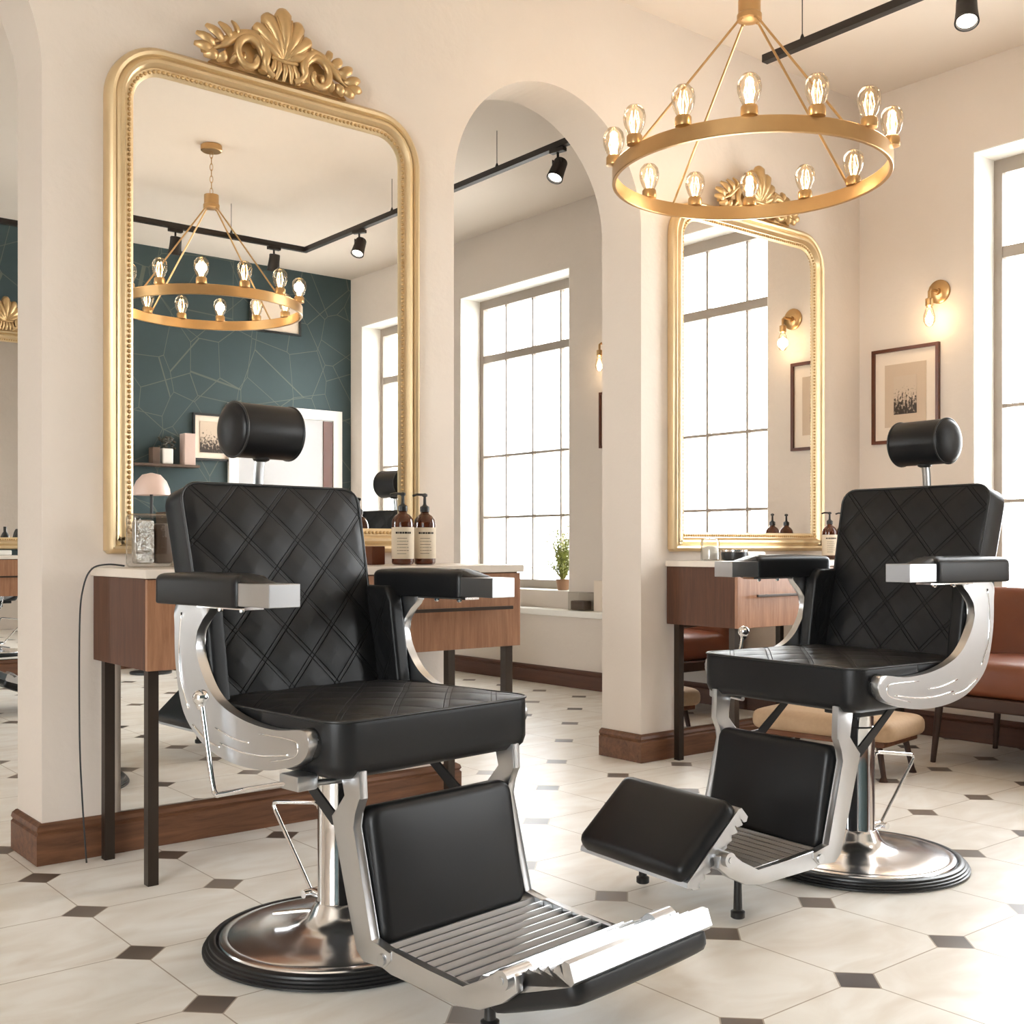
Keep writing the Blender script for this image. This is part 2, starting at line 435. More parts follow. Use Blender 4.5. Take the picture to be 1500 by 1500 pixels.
# windows
def window(n, x, y0, y1, z0, z1, cols, zbars, sgn=1):
    b = BM(); W = .05
    box(b, x, x + .05, y0, y0 + W, z0 + .07, z1 - .08); box(b, x, x + .05, y1 - W, y1, z0 + .07, z1 - .08)
    box(b, x, x + .05, y0, y1, z0, z0 + .07); box(b, x, x + .05, y0, y1, z1 - .08, z1)
    for k in range(1, cols):
        yy = y0 + (y1 - y0) * k / cols; box(b, x + .01, x + .04, yy - .008, yy + .008, z0 + .07, z1 - .08)
    for zb, t in zbars: box(b, x + .005, x + .045, y0 + W, y1 - W, zb - t / 2, zb + t / 2)
    f = struct('window_%d' % n, b, 'winframe')
    b = BM(); box(b, x + .022, x + .028, y0 + .02, y1 - .02, z0 + .03, z1 - .03); obj('glass', b, 'pane', f)
    b = BM()
    box(b, XW + .004 if sgn > 0 else XL - .2, (XW + .2) if sgn > 0 else XL - .004, y0 - .0, y1, z0 - .012, z0 + .004)
    if sgn > 0:
        box(b, XW + .001, XW + .2, y0 - .004, y0 + .006, z0, z1); box(b, XW + .001, XW + .2, y1 - .006, y1 + .004, z0, z1)
        box(b, XW + .001, XW + .2, y0, y1, z1 - .006, z1 + .004)
    obj('reveal', b, 'reveal', f)
for i, (y0, y1) in enumerate(WINS):
    window(i + 1, XW + .2, y0, y1, WZ0, WZ1, 4, ((2.53, .06), (1.73, .018), (1.235, .018)))
for i, (y0, y1) in enumerate(ADDED_WINS):  # unseen windows, added as sources of fill light
    window(i + 5, XL - .2, y0, y1, .3, 3.0, 3, ((2.4, .04),), -1)
# stone ledge below the far window
b = BM(); box(b, 5.36, XW, 5.0, 8.0, .50, .545, .006); struct('trim_1', b, 'reveal')
b = BM(); box(b, 5.40, XW, 5.0, 8.0, 0, .50); struct('trim_2', b, 'plaster')
# baseboards
def base_prof(): return [(0, 0), (.022, 0), (.022, .092), (.016, .098), (.022, .108), (.018, .12), (.006, .128), (0, .128)]
def baseboard(name, pts, mat):
    """pts: open path on the wall face, the room on its right hand"""
    b = BM(); rings = []; P = [Vector((x, y)) for x, y in pts]; n = len(P)
    for i, p in enumerate(P):
        ds = []
        if i > 0: ds.append((p - P[i - 1]).normalized())
        if i < n - 1: ds.append((P[i + 1] - p).normalized())
        ns = [Vector((d.y, -d.x)) for d in ds]
        m = sum(ns, Vector((0, 0))).normalized(); m = m / m.dot(ns[0])
        rings.append([b.verts.new((p.x + m.x * o, p.y + m.y * o, z + .001)) for o, z in base_prof()])
    ring_faces(b, rings); struct(name, b, mat)
baseboard('baseboard_front_left', [(1.10, YB), (1.10, YW), (2.70, YW), (2.70, YB)], 'walnut_x')
baseboard('baseboard_front_right', [(3.77, YB), (3.77, YW), (XW, YW)], 'walnut_x')
baseboard('baseboard_right', [(XW, YW), (XW, YT)], 'walnut_dark')
baseboard('baseboard_right_far', [(XW, 5.0), (XW, YB)], 'walnut_dark')
baseboard('baseboard_ledge', [(5.40, 8.0), (5.40, 5.0)], 'walnut_dark')
baseboard('baseboard_far', [(XL, YF), (XW, YF)], 'walnut_x')
baseboard('baseboard_near', [(4.27, YT), (XL, YT)], 'walnut_x')
# door in the teal wall behind the viewpoint
b = BM(); D0, D1, DZ = 4.36, 5.30, 2.15
box(b, D0 - .09, D0, YT, YT + .03, 0, DZ); box(b, D1, D1 + .09, YT, YT + .03, 0, DZ); box(b, D0 - .09, D1 + .09, YT, YT + .03, DZ, DZ + .09)
dr = struct('door_1', b, 'white')
b = BM(); box(b, D0, D1, YT, YT + .012, .002, DZ); obj('door_leaf', b, 'doorgrey', dr)
b = BM(); box(b, D1 - .10, D1, YT + .012, YT + .02, .002, DZ - .01); obj('door_edge', b, 'frame_wood', dr)

# ------------------------------------------------------------------ gilt mirrors
def mirror_outline(x0, x1, z0, z1, r, rb=.012, n=12):
    """closed loop, clockwise seen from the room, of (x,z) with inward normals by miter"""
    o = []
    for cx, cz, a0, rr in ((x0 + r, z1 - r, 180, r), (x1 - r, z1 - r, 90, r), (x1 - rb, z0 + rb, 0, rb), (x0 + rb, z0 + rb, -90, rb)):
        m = n if rr > .05 else 1
        for k in range(m + 1):
            a = radians(a0 - 90 * k / m); o.append((cx + rr * cos(a), cz + rr * sin(a)))
    return o
def offset_loop(L, d):
    n = len(L); o = []
    for i in range(n):
        a, p, c = Vector(L[i - 1]), Vector(L[i]), Vector(L[(i + 1) % n])
        d1, d2 = (p - a).normalized(), (c - p).normalized()
        n1, n2 = Vector((d1.y, -d1.x)), Vector((d2.y, -d2.x)); m = (n1 + n2).normalized(); m = m / max(.3, m.dot(n1))
        q = p + m * d; o.append((q.x, q.y))
    return o
def resample(L, step, closed=True):
    P = [Vector(p) for p in L] + ([Vector(L[0])] if closed else []); out = []; carry = 0
    for a, c in zip(P, P[1:]):
        ln = (c - a).length; t = carry
        while t < ln: out.append(tuple(a.lerp(c, t / ln))); t += step
        carry = t - ln
    return out
def crown(b, sgn_pts=None):
    """carved shell with scrolls and leaves; local x across, z up, y toward the room (negative)"""
    # shell lobes
    for k in range(-3, 4):
        a = k * radians(21); L = .185 - .022 * abs(k); w0 = .012; w1 = .034 - .003 * abs(k)
        n = 8; pts = []; rs = []
        for i in range(n + 1):
            t = i / n; s = L * t
            pts.append((sin(a) * s * (1 + .12 * t), -.030 - .022 * sin(pi * min(1, t * 1.05)), .055 + cos(a) * s)); rs.append(w0 + (w1 - w0) * t ** 1.2 if t < .86 else w1 * (.95 if t < .97 else .55))
        tube(b, pts, rs, 10)
        # raised rim of each lobe
    for k in range(-3, 3):
        a = (k + .5) * radians(21); L = .165 - .022 * abs(k + .5)
        tube(b, [(sin(a) * L * t * 1.08, -.05 - .012 * sin(pi * t), .055 + cos(a) * L * t) for t in (.25, .5, .75, 1)], [.004, .005, .006, .004], 6)
    # foot of the shell
    for k in range(-2, 3):
        tube(b, [(k * .018, -.045, .055), (k * .023, -.055, .02), (k * .03, -.042, -.012)], [.009, .012, .006], 8)
    tube(b, [(-.05, -.05, .058), (0, -.06, .05), (.05, -.05, .058)], .007, 8)
    for s in (-1, 1):
        # C scroll
        pts = []; rs = []
        for i in range(34):
            t = i / 33; a = radians(-30 + 430 * t); r = .062 * (1 - t) + .010
            pts.append((s * (.125 - r * cos(a) * 1.0 + .02 * (1 - t)), -.045 - .015 * t, .03 + r * sin(a) * 1.15 + .01 * (1 - t))); rs.append(.017 - .006 * t)
        tube(b, pts, rs, 8)
        tube(b, smooth_loop([(s * .04, -.045, -.005), (s * .075, -.055, .02), (s * .075, -.055, .07), (s * .12, -.045, .115), (s * .18, -.04, .095), (s * .235, -.035, .05), (s * .30, -.03, .02)], 4, False), [.012] * 5 + [.016] * 15 + [.008] * 5, 8)
        tube(b, smooth_loop([(s * .10, -.05, .125), (s * .16, -.042, .118), (s * .22, -.038, .08), (s * .29, -.03, .045)], 4, False), .009, 8)
        # leaves
        for (x, z, dx, dz, L, wd) in ((.19, .085, .7, .55, .07, .013), (.22, .07, .85, .4, .085, .013), (.25, .05, .95, .2, .085, .012), (.26, .03, 1, -.05, .08, .012),
                                      (.24, .02, .9, -.4, .07, .012), (.21, .03, .6, -.7, .065, .012), (.18, .04, .3, -.9, .06, .011), (.15, .05, .1, -.9, .06, .010), (.17, .10, .4, .8, .05, .011)):
            h = hypot(dx, dz); dx /= h; dz /= h; L *= .82
            tube(b, [(s * (x + dx * L * t), -.03 - .018 * sin(pi * t), z + dz * L * t + .012 * t * t) for t in (0, .25, .5, .75, 1)], [wd * .7, wd * 1.35, wd * 1.5, wd * 1.3, wd * .7], 8, flat=.6)
    # backing web
    prism(b, [(-.27, -.005), (.27, -.005), (.2, .06), (.12, .12), (.06, .17), (0, .195), (-.06, .17), (-.12, .12), (-.2, .06)], -.02, 0, lambda p, q, a: Vector((p, a, q)))
def gilt_mirror(x0, x1, ywall, label, face=-1):
    z0, z1 = .975, 2.655; w = x1 - x0
    t = thing('gilt_mirror', label, 'mirror', ((x0 + x1) / 2, ywall - .001, z0), 0, None)
    hw = w / 2; L = mirror_outline(-hw, hw, 0, z1 - z0, .19)
    prof = [(0, 0), (0, .028), (.006, .040), (.016, .046), (.026, .043), (.031, .034), (.036, .036), (.044, .047), (.054, .047), (.062, .036), (.066, .026), (.086, .022), (.092, .018), (.092, 0)]
    b = BM(); rings = []
    for d, h in prof: rings.append([b.verts.new((x, -h, z)) for x, z in offset_loop(L, d)])
    ring_faces(b, rings, cap=False); obj('frame', b, 'gold', t, 40)
    b = BM()
    for x, z in resample(offset_loop(L, .077), .0165): ico(b, (x, -.026, z), .0072, 1, (1, .9, 1))
    obj('bead_trim', b, 'goldcarve', t, 180, kind='stuff')
    b = BM(); G = offset_loop(L, .088); prism(b, G, -.016, -.004, lambda p, q, a: Vector((p, a, q))); obj('mirror_glass', b, 'mirror', t)
    b = BM(); crown(b); o = obj('shell_crest', b, 'goldcarve', t, 60); o.location = (0, -.03, z1 - z0 + .0)
    return t
gilt_mirror(1.291, 2.511, YW - .001, 'tall gold mirror with shell crest on the left pier, above the crystal box')
m2 = gilt_mirror(3.945, 5.125, YW - .001, 'tall gold framed mirror with shell crest on the far pier, behind the ring chandelier')
gilt_mirror(1.85, 3.05, YF - .001, 'gold framed mirror seen through the left arch on the far teal wall')
# low mirror panels below the vanities
for x0, x1, lb in ((1.345, 2.47, 'frameless low mirror panel on the left pier under the vanity with a cable'), (3.99, 5.15, 'frameless low mirror panel on the far pier under the vanity'), (1.9, 3.1, 'frameless low mirror panel on the far teal wall, seen through the left arch')):
    yw = YF if 'teal' in lb else YW; b = BM(); box(b, x0, x1, yw - .012, yw - .001, .135, .90)
    obj('low_mirror_panel', b, 'mirror', label=lb, category='mirror')

# ------------------------------------------------------------------ vanities
def vanity(x0, x1, yf, yb, label):
    t = thing('vanity_table', label, 'vanity table', ((x0 + x1) / 2, (yf + yb) / 2, 0))
    hw, hd = (x1 - x0) / 2, (yb - yf) / 2
    b = BM(); box(b, -hw - .01, hw + .01, -hd - .01, hd, .905, .932, .003); obj('top', b, 'stone', t)
    b = BM(); box(b, -hw, hw, -hd + .018, hd, .635, .905, .002); obj('body', b, 'body_wood', t)
    b = BM(); box(b, -hw, hw, -hd, -hd + .017, .635, .902, .002)
    d = obj('drawer', b, 'front_wood', t)
    b = BM(); box(b, -hw + .10, hw - .06 if hw > .69 else hw - .1, -hd - .034, -hd - .024, .772, .784, .002)
    for x in (-hw + .2, hw - .2): box(b, x - .006, x + .006, -hd - .026, -hd + .001, .773, .783)
    obj('handle', b, 'bronze', d)
    for sx in (-1, 1):
        for yy in (-hd + .045, hd - .05):
            b = BM(); box(b, sx * (hw - .03) - .016, sx * (hw - .03) + .016, yy - .016, yy + .016, 0, .636); obj('leg', b, 'bronze', t)
    return t
vanity(1.255, 2.66, 3.23, 3.685, 'walnut vanity table with cream top and long drawer pull, behind the front barber chair')
vanity(3.925, 5.30, 3.26, 3.685, 'walnut vanity table with cream top under the far gilt mirror, behind the right barber chair')
vanity(1.7, 3.1, 8.72, 9.17, 'walnut vanity table against the far teal wall, seen through the left arch')

# ------------------------------------------------------------------ barber chairs
def quilt(p=.1105):
    def f(x, y):
        a = (x + y) / sqrt(2) / p; c = (x - y) / sqrt(2) / p
        da = abs(a - round(a)) * p; db = abs(c - round(c)) * p
        k = lambda d: min(1, max(0, (d - .004) / (p / 2 - .004))) ** .6
        return .0048 * k(da) * k(db)
    return f
def chair(label, loc, heading, lift, flap_deg, ball, foot_z):
    t = thing('barber_chair', label, 'barber chair', loc, heading - pi / 2)   # local +y = facing, +x = the chair's own right
    # base
    b = BM()
    lathe(b, [(.02, .012), (.300, .012), (.297, .024), (.290, .034), (.281, .037), (.270, .036), (.264, .0385), (.19, .042), (.125, .047), (.098, .055), (.080, .067), (.068, .083), (.060, .100), (.054, .108)], 72)
    base = obj('base', b, 'basechrome', t, 25)
    b = BM(); lathe(b, [(.285, .0), (.322, .0), (.331, .004), (.331, .009), (.326, .011), (.327, .016), (.321, .018), (.321, .023), (.315, .025), (.314, .030), (.306, .034), (.298, .033), (.296, .02), (.285, .012)], 72)
    obj('rubber_ring', b, 'rubber', base, 40)
    b = BM(); lathe(b, [(.052, .07), (.058, .078), (.058, .10), (.052, .108), (.050, .112), (.050, .43), (.046, .435), (.046, .50 + lift)], 40); obj('post', b, 'chrome', t, 30)
    # pump lever loop and release pedal
    b = BM(); z = .105
    cyl(b, (-.03, -.105, z), (.03, -.105, z), .011); cyl(b, (.0, -.04, z), (.0, -.105, z), .012)
    tube(b, [(0, -.108, z), (0, -.272, .288), (0, -.281, .301), (0, -.276, .311), (0, -.262, .314), (0, -.10, .338), (0, -.082, .334), (0, -.075, .32), (0, -.048, .20)], .0055, 8)
    obj('pump_lever', b, 'chrome', t, 50)
    b = BM(); tube(b, [(.02, -.05, .075), (.05, -.085, .073), (.10, -.135, .066)], [.008, .007, .005], 8); obj('release_pedal', b, 'chrome', t, 50)
    u = lift
    # under-seat mechanism
    b = BM(); box(b, -.13, .13, -.14, .20, .475 + u, .508 + u, .004); box(b, -.07, .07, -.08, .08, .44 + u, .48 + u, .004); obj('seat_plate', b, 'blacksteel', t)
    for s in (-1, 1):
        b = BM(); prism(b, [(-.03, .50 + u), (.055, .50 + u), (.235, .372 + u * .5), (.33, .372 + u * .5), (.33, .395 + u * .5), (.245, .402 + u * .5), (.05, .528 + u), (-.03, .528 + u)][::-1], s * .190, s * .196, lambda p, q, a: Vector((a, p, q)))
        obj('black_strut', b, 'blacksteel', t)
    # seat
    hw, yf, yb, zt, zb = .304, .396, -.16, .628 + u, .504 + u
    cy, hd = (yf + yb) / 2, (yf - yb) / 2; th = zt - zb; q = quilt()
    def seatfn(x, y, z): return Vector((x * (1 - .03 * (y < 0)), cy + y, zb + z))
    dm = dome(hw, hd, .012, 4)
    def st(x, y):
        e = min(1, (hw - abs(x)) / .03, (hd - abs(y)) / .03); e = max(0, e)
        return dm(x, y) + q(x, y + .03) * e
    b = BM(); cushion(b, hw, hd, .055, [(.003, th), (.001, th - .004), (0, th - .012), (.0, .03), (.006, .012), (.02, .0)], st, None, 120, 110, seatfn)
    seat = obj('seat', b, 'quilt_seat', t, 180)
    b = BM(); tube(b, [seatfn(x, y, th) for x, y in rrect_path(hw, hd, .055)], .0035, 6, True); obj('piping', b, 'piping', seat, 180)
    # backrest
    up = Vector((0, -.122, .527)).normalized(); nr = Vector((0, .527, .122)).normalized(); o0 = Vector((0, -.157, .631 + u))
    l0, l1 = -.05, .545; cb, hb = (l0 + l1) / 2, (l1 - l0) / 2; T = .112
    def backfn(x, y, z):
        k = (y + hb) / (2 * hb); return Vector((x * (.925 + .075 * k), 0, 0)) + o0 + up * (cb + y) + nr * (z - T)
    bd = dome(.283, hb, .014, 4)
    def bt(x, y):
        e = max(0, min(1, (.283 - abs(x)) / .03, (hb - abs(y)) / .03)); return bd(x, y) + q(x + .043, y + .0115) * e
    b = BM(); cushion(b, .283, hb, .05, [(.003, T), (.001, T - .004), (0, T - .012), (0, .03), (.012, .008), (.03, 0)], bt, None, 120, 126, backfn)
    back = obj('backrest', b, 'quilt_back', t, 180)
    b = BM(); tube(b, [backfn(x, y, T) for x, y in rrect_path(.283, hb, .05)], .0035, 6, True); obj('piping', b, 'piping', back, 180)
    # padded side wings between backrest and side frames
    for s in (-1, 1):
        b = BM()
        cushion(b, .125, .155, .05, soft_prof(.045, .012, .012), lambda x, y: q(x, y) * max(0, min(1, (.12 - abs(x)) / .02, (.15 - abs(y)) / .02)) * .7, None, 60, 70,
                lambda x, y, z: Vector((s * (.262 + .045 - z * 1.0), -.165 + x * .62 - y * .16, .735 + u + y)) if True else None)
        obj('side_wing', b, 'quilt_back', t, 180)
    # headrest
    b = BM(); hc = Vector((0, -.338, 1.312 + u)); R = .074; hl = .093
    pr = [(0, -hl - .016), (.03, -hl - .015), (.055, -hl - .010), (.068, -hl - .004), (R - .001, -hl + .003), (R, -hl + .012), (R, 0), (R, hl - .012), (R - .001, hl - .003), (.068, hl + .004), (.055, hl + .010), (.03, hl + .015), (0, hl + .016)]
    lathe(b, pr, 48, hc, Matrix.Rotation(radians(90), 3, 'Y')); hr = obj('headrest', b, 'leather', t, 180)
    for s in (-1, 1):
        b = BM(); tube(b, [hc + Vector((s * (hl - .004), R * 1.0 * cos(a), R * 1.0 * sin(a))) for a in [2 * pi * k / 48 for k in range(48)]], .0032, 6, True)
        obj('piping', b, 'piping', hr, 180)
    b = BM(); tube(b, [hc + Vector((0, -.005, -.065)), hc + Vector((0, -.012, -.10)), hc + Vector((0, -.02, -.20))], .016, 10, flat=.45); obj('headrest_post', b, 'silver', hr, 40)
    b = BM(); lathe(b, [(.026, 0), (.022, -.012), (.014, -.016)], 16, hc + Vector((0, -.002, -.066))); obj('collar', b, 'rubber', hr, 40)
    # side frames, arm pads
    prof = smooth_loop([(-.195, .862), (-.207, .80), (-.200, .70), (-.165, .60), (-.085, .538), (0, .512), (.1, .503), (.2, .509), (.29, .531), (.325, .549), (.342, .575), (.338, .598), (.316, .610),
                        (.21, .599), (.095, .608), (.0, .634), (-.06, .674), (-.103, .74), (-.105, .80), (-.05, .862)], 5)
    for s, nm in ((1, 'right'), (-1, 'left')):
        b = BM(); prism(b, [(p, q_ + u) for p, q_ in prof], s * .310, s * .336, lambda p, q_, a: Vector((a, p, q_)), .003)
        fr = obj('side_frame', b, 'silver', t, 35)
        b = BM()
        for ln in ([(-.172, .84), (-.183, .76), (-.176, .68), (-.14, .61)], [(-.02, .578), (.06, .562), (.12, .560)], [(.0, .545), (.09, .535), (.18, .538), (.27, .552)], [(-.12, .575), (-.06, .545), (.0, .535)]):
            tube(b, [(s * .3365, p, q_ + u) for p, q_ in smooth_loop([(a_, c_) for a_, c_ in ln], 4, False)], .0028, 6)
        tube(b, [(s * .3362, p, q_ + u) for p, q_ in smooth_loop([(.16, .585), (.28, .585), (.303, .575), (.29, .55), (.2, .528)], 4, False)], .0018, 6)
        obj('ridge', b, 'chrome', fr, 180)
        b = BM(); lathe(b, [(.030, 0), (.034, .004), (.034, .045), (.030, .05)], 24, (s * .318 if s < 0 else .268, .310, .578 + u), Matrix.Rotation(radians(90), 3, 'Y'))
        obj('pivot_boss', b, 'rubber', fr, 40)
        # arm pad
        ax = s * .337
        b = BM(); cushion(b, .046, .181, .012, soft_prof(.072, .018, .006), dome(.05, .19, .006, 2), None, 12, 30, lambda x, y, z: Vector((ax + x, -.041 + y, .862 + u + z)))
        cushion(b, .037, .080, .036, soft_prof(.028, .016, .002), dome(.037, .08, .004), None, 12, 20, lambda x, y, z: Vector((ax + x, .125 + y, .908 + u + z * (1 - max(0, y + .02) * 7))))
        pad = obj('arm_pad', b, 'leather', t, 180)
        b = BM(); box(b, ax - .0405, ax + .0405, .128, .257, .867 + u, .918 + u, .0015, 2); obj('chrome_end_cap', b, 'castalu', pad)
        b = BM(); box(b, ax - .025, ax + .025, -.06, .14, .858 + u, .864 + u)
        for yy in (0.0, .09): lathe(b, [(.004, -.008), (.007, -.005), (.007, 0), (.004, .003)], 12, (ax, yy, .857 + u))
        obj('arm_bracket', b, 'chrome', pad)
    # recline lever, own right side
    bx = .365; by, bz = ball
    b = BM()
    if by < .05:
        tube(b, smooth_loop([(bx, by, bz), (bx, .010, .47 + u), (bx, .028, .436 + u), (bx, .055, .440 + u), (bx, .16, .466 + u), (bx - .03, .285, .495 + u)], 5, False), .006, 8)
    else:
        tube(b, [(bx, by, bz), (bx, by + .012, bz - .05), (bx, .20, .50 + u), (bx - .03, .285, .495 + u)], .006, 8)
    ico(b, (bx, by, bz), .019, 3); lathe(b, [(.008, -.028), (.012, -.018), (.012, -.012)], 12, (bx, by, bz))
    obj('recline_lever', b, 'chrome', t, 50)
    b = BM(); box(b, .29, .345, .245, .315, .478 + u, .512 + u, .006); cyl(b, (.18, .33, .49 + u), (.30, .30, .49 + u), .007, 10); obj('lever_bracket', b, 'silver', t, 40)
    # footrest
    bar = [(.33, .52 + u), (.352, .462), (.302, .412), (.352, .255), (.388, .140), (.412, .121), (.480, .124), (.502, .145), (.502, .163), (.437, .171), (.376, .398), (.382, .43), (.402, .462), (.398, .52 + u)][::-1]
    for s in (-1, 1):
        b = BM(); prism(b, bar, s * .224, s * .247, lambda p, q_, a: Vector((a, p, q_)), .003)
        cyl(b, (s * .222, .476, .142), (s * .253, .476, .142), .012); obj('footrest_bar', b, 'silver', t, 35)
        b = BM(); prism(b, [(.462, .152), (.470, .122), (.500, .116), (.70, .106), (.760, .116), (.82, .145), (.858, .175), (.856, .205), (.836, .216), (.812, .208), (.775, .180), (.715, .146), (.60, .156), (.50, .166)], s * .224, s * .244, lambda p, q_, a: Vector((a, p, q_)), .003)
        cyl(b, (s * .19, .835, .197), (s * .262, .835, .197), .019, 20); cyl(b, (s * .26, .835, .197), (s * .265, .835, .197), .008, 12)
        obj('hinge_arm', b, 'silver', t, 35)
    # ribbed tread
    b = BM(); n = 9; y0, y1 = .445, .712; pl = []
    for i in range(n):
        ya = y0 + (y1 - y0) * i / n; yb_ = y0 + (y1 - y0) * (i + 1) / n; za = .152 - .016 * i / n
        pl += [(ya, za - .010), (ya + .0015, za + .001), (yb_ - .011, za + .0125), (yb_ - .006, za + .0125), (yb_ - .003, za - .010)]
    pl += [(y1, .130), (y1, .112), (y0, .126)]
    prism(b, pl[::-1], -.223, .223, lambda p, q_, a: Vector((a, p, q_))); obj('ribbed_tread', b, 'castalu', t)
    # calf pad
    pt, pb = Vector((0, .394, .440)), Vector((0, .449, .149)); c = (pt + pb) / 2; upv = (pt - pb).normalized(); n2 = Vector((0, upv.z, -upv.y)); hh = (pt - pb).length / 2
    b = BM(); cushion(b, .219, hh, .035, [(.016, .06), (.008, .058), (.002, .051), (0, .042), (0, .012), (.004, .003), (.012, 0)], dome(.22, hh, .008, 3), None, 40, 30,
                      lambda x, y, z: Vector((x, 0, 0)) + c + upv * y + n2 * (z - .055)); obj('calf_pad', b, 'leather', t, 180)
    # flap with its own pad, turning about the hinge
    A = radians(flap_deg)
    def ff(x, uu, nn): return Vector((x, .835 + cos(A) * uu - sin(A) * nn, .197 + sin(A) * uu + cos(A) * nn))
    b = BM(); n = 9; U0, U1 = -.125, .14; pl = []
    for i in range(n):
        ua = U0 + .01 + (U1 - .03 - U0) * i / n; ub = U0 + .01 + (U1 - .03 - U0) * (i + 1) / n
        pl += [(ua, -.012), (ua + .0015, -.003), (ub - .010, .007), (ub - .006, .007), (ub - .003, -.012)]
    pl += [(U1 - .02, -.004), (U1 - .02, .006), (U1 - .012, .012), (U1, .006), (U1, -.028), (U1 - .01, -.034), (U0 + .01, -.034), (U0, -.026)]
    prism(b, pl[::-1], -.218, .218, lambda p, q_, a: ff(a, p, q_), .0)
    fl = obj('footrest_flap', b, 'castalu', t)
    b = BM(); cushion(b, .214, (U1 - U0) / 2 - .006, .03, [(.022, .038), (.010, .035), (.003, .026), (0, .014), (0, .004), (0, 0)], dome(.21, .12, .01, 3), None, 30, 24,
                      lambda x, y, z: ff(x, (U0 + U1) / 2 + y, -.033 - z)); obj('flap_pad', b, 'leather', fl, 180)
    for s in (-1, 1):
        b = BM(); lathe(b, [(.015, foot_z), (.019, foot_z + .003), (.019, foot_z + .018), (.012, foot_z + .022), (.010, .115)], 20, (s * .19, .735, 0)); obj('rubber_foot', b, 'rubber', t, 40)
    return t
ch1 = chair('large black leather barber chair in front with its ribbed chrome footrest folded open', (1.463, 2.502, 0), -1.449, 0, 19.6, (-.037, .650), .055)
ch2 = chair('black leather barber chair on the right with a padded footrest flap turned up', (3.114, 2.099, 0), -3.217, .032, 138.3, (.133, .713), .012)
ch3 = copy_tree(ch1); ch3.location = (2.86, 7.25, 0); ch3.rotation_euler = (0, 0, pi - pi / 2)
ch3['label'] = 'barber chair seen through the left arch, only its ribbed footrest showing past the pier'

# ------------------------------------------------------------------ chandeliers
def chandelier(loc, rot, label):
    """loc = centre of the ring underside"""
    t = thing('ring_chandelier', label, 'chandelier', loc, rot, 'ring chandeliers')
    R = .555
    b = BM(); lathe(b, [(R, 0), (R, .055), (R - .002, .058), (R - .014, .058), (R - .016, .055), (R - .016, 0), (R - .014, -.003), (R - .002, -.003), (R, 0)], 96, cap=False); obj('ring', b, 'brass', t, 30)
    H = .685
    b = BM(); lathe(b, [(.012, H + .05), (.045, H + .045), (.045, H - .01), (.05, H - .015), (.05, H - .035), (.03, H - .04)], 20); obj('hub', b, 'brass', t, 30)
    for k in range(4):
        a = radians((38, 130, 218, 310)[k])
        b = BM(); tube(b, [(.04 * cos(a), .04 * sin(a), H - .03), ((R - .008) * cos(a), (R - .008) * sin(a), .05)], .005, 8); ico(b, (.042 * cos(a), .042 * sin(a), H - .035), .009, 2)
        obj('rod', b, 'brass', t, 40)
    top = CEIL - loc[2]
    b = BM(); z = H + .045; k = 0
    while z < top - .03:
        L = min(.046, top - .015 - z + .01); pts = []
        for i in range(14):
            a = 2 * pi * i / 14; dx = .009 * cos(a); pts.append((dx if k % 2 else 0, 0 if k % 2 else dx, z + L / 2 + (L / 2) * sin(a)))
        tube(b, pts, .0022, 6, True); z += L * .82; k += 1
    obj('chain', b, 'brass', t, 180)
    b = BM(); lathe(b, [(.062, top - .002), (.065, top - .006), (.065, top - .035), (.058, top - .04), (.008, top - .04)], 28); obj('canopy', b, 'brass', t, 30)
    for k, deg in enumerate((0, 25.5, 51.5, 77, 128, 154, 180, 206, 232, 283, 308.5, 334.5)):
        a = radians(deg); c = Vector((cos(a) * (R - .004), sin(a) * (R - .004), 0))
        b = BM(); lathe(b, [(.012, .092), (.022, .095), (.033, .115), (.042, .142), (.044, .163), (.039, .188), (.025, .205), (.004, .212)], 24, c, cap=False); bu = obj('bulb', b, 'bulb', t, 180)
        b = BM(); lathe(b, [(.012, .053), (.030, .057), (.031, .062), (.031, .088), (.027, .094), (.01, .096)], 24, c); obj('socket', b, 'brass', bu, 40)
        b = BM()
        for j in range(5):
            aa = 2 * pi * j / 5
            tube(b, [c + Vector((.010 * cos(aa), .010 * sin(aa), .10)), c + Vector((.020 * cos(aa), .020 * sin(aa), .14)), c + Vector((.012 * cos(aa + .5), .012 * sin(aa + .5), .185))], .0016, 5)
        obj('filament', b, 'filament', bu, 180)
        if k % 3 == 0:
            d = bpy.data.lights.new('bulb_light', 'POINT'); d.energy = 1.6; d.color = (1, .84, .64); d.shadow_soft_size = .03
            lo = bpy.data.objects.new('bulb_light', d); C.objects.link(lo); lo.location = c + Vector((0, 0, .15)); lo.parent = bu
    return t
chandelier((3.646, 2.967, 2.482), radians(219.1), 'brass ring chandelier with glowing filament bulbs hanging over the right barber chair')
chandelier((2.98, .74, 2.44), radians(120), 'brass ring chandelier seen only as a reflection in the tall left mirror')

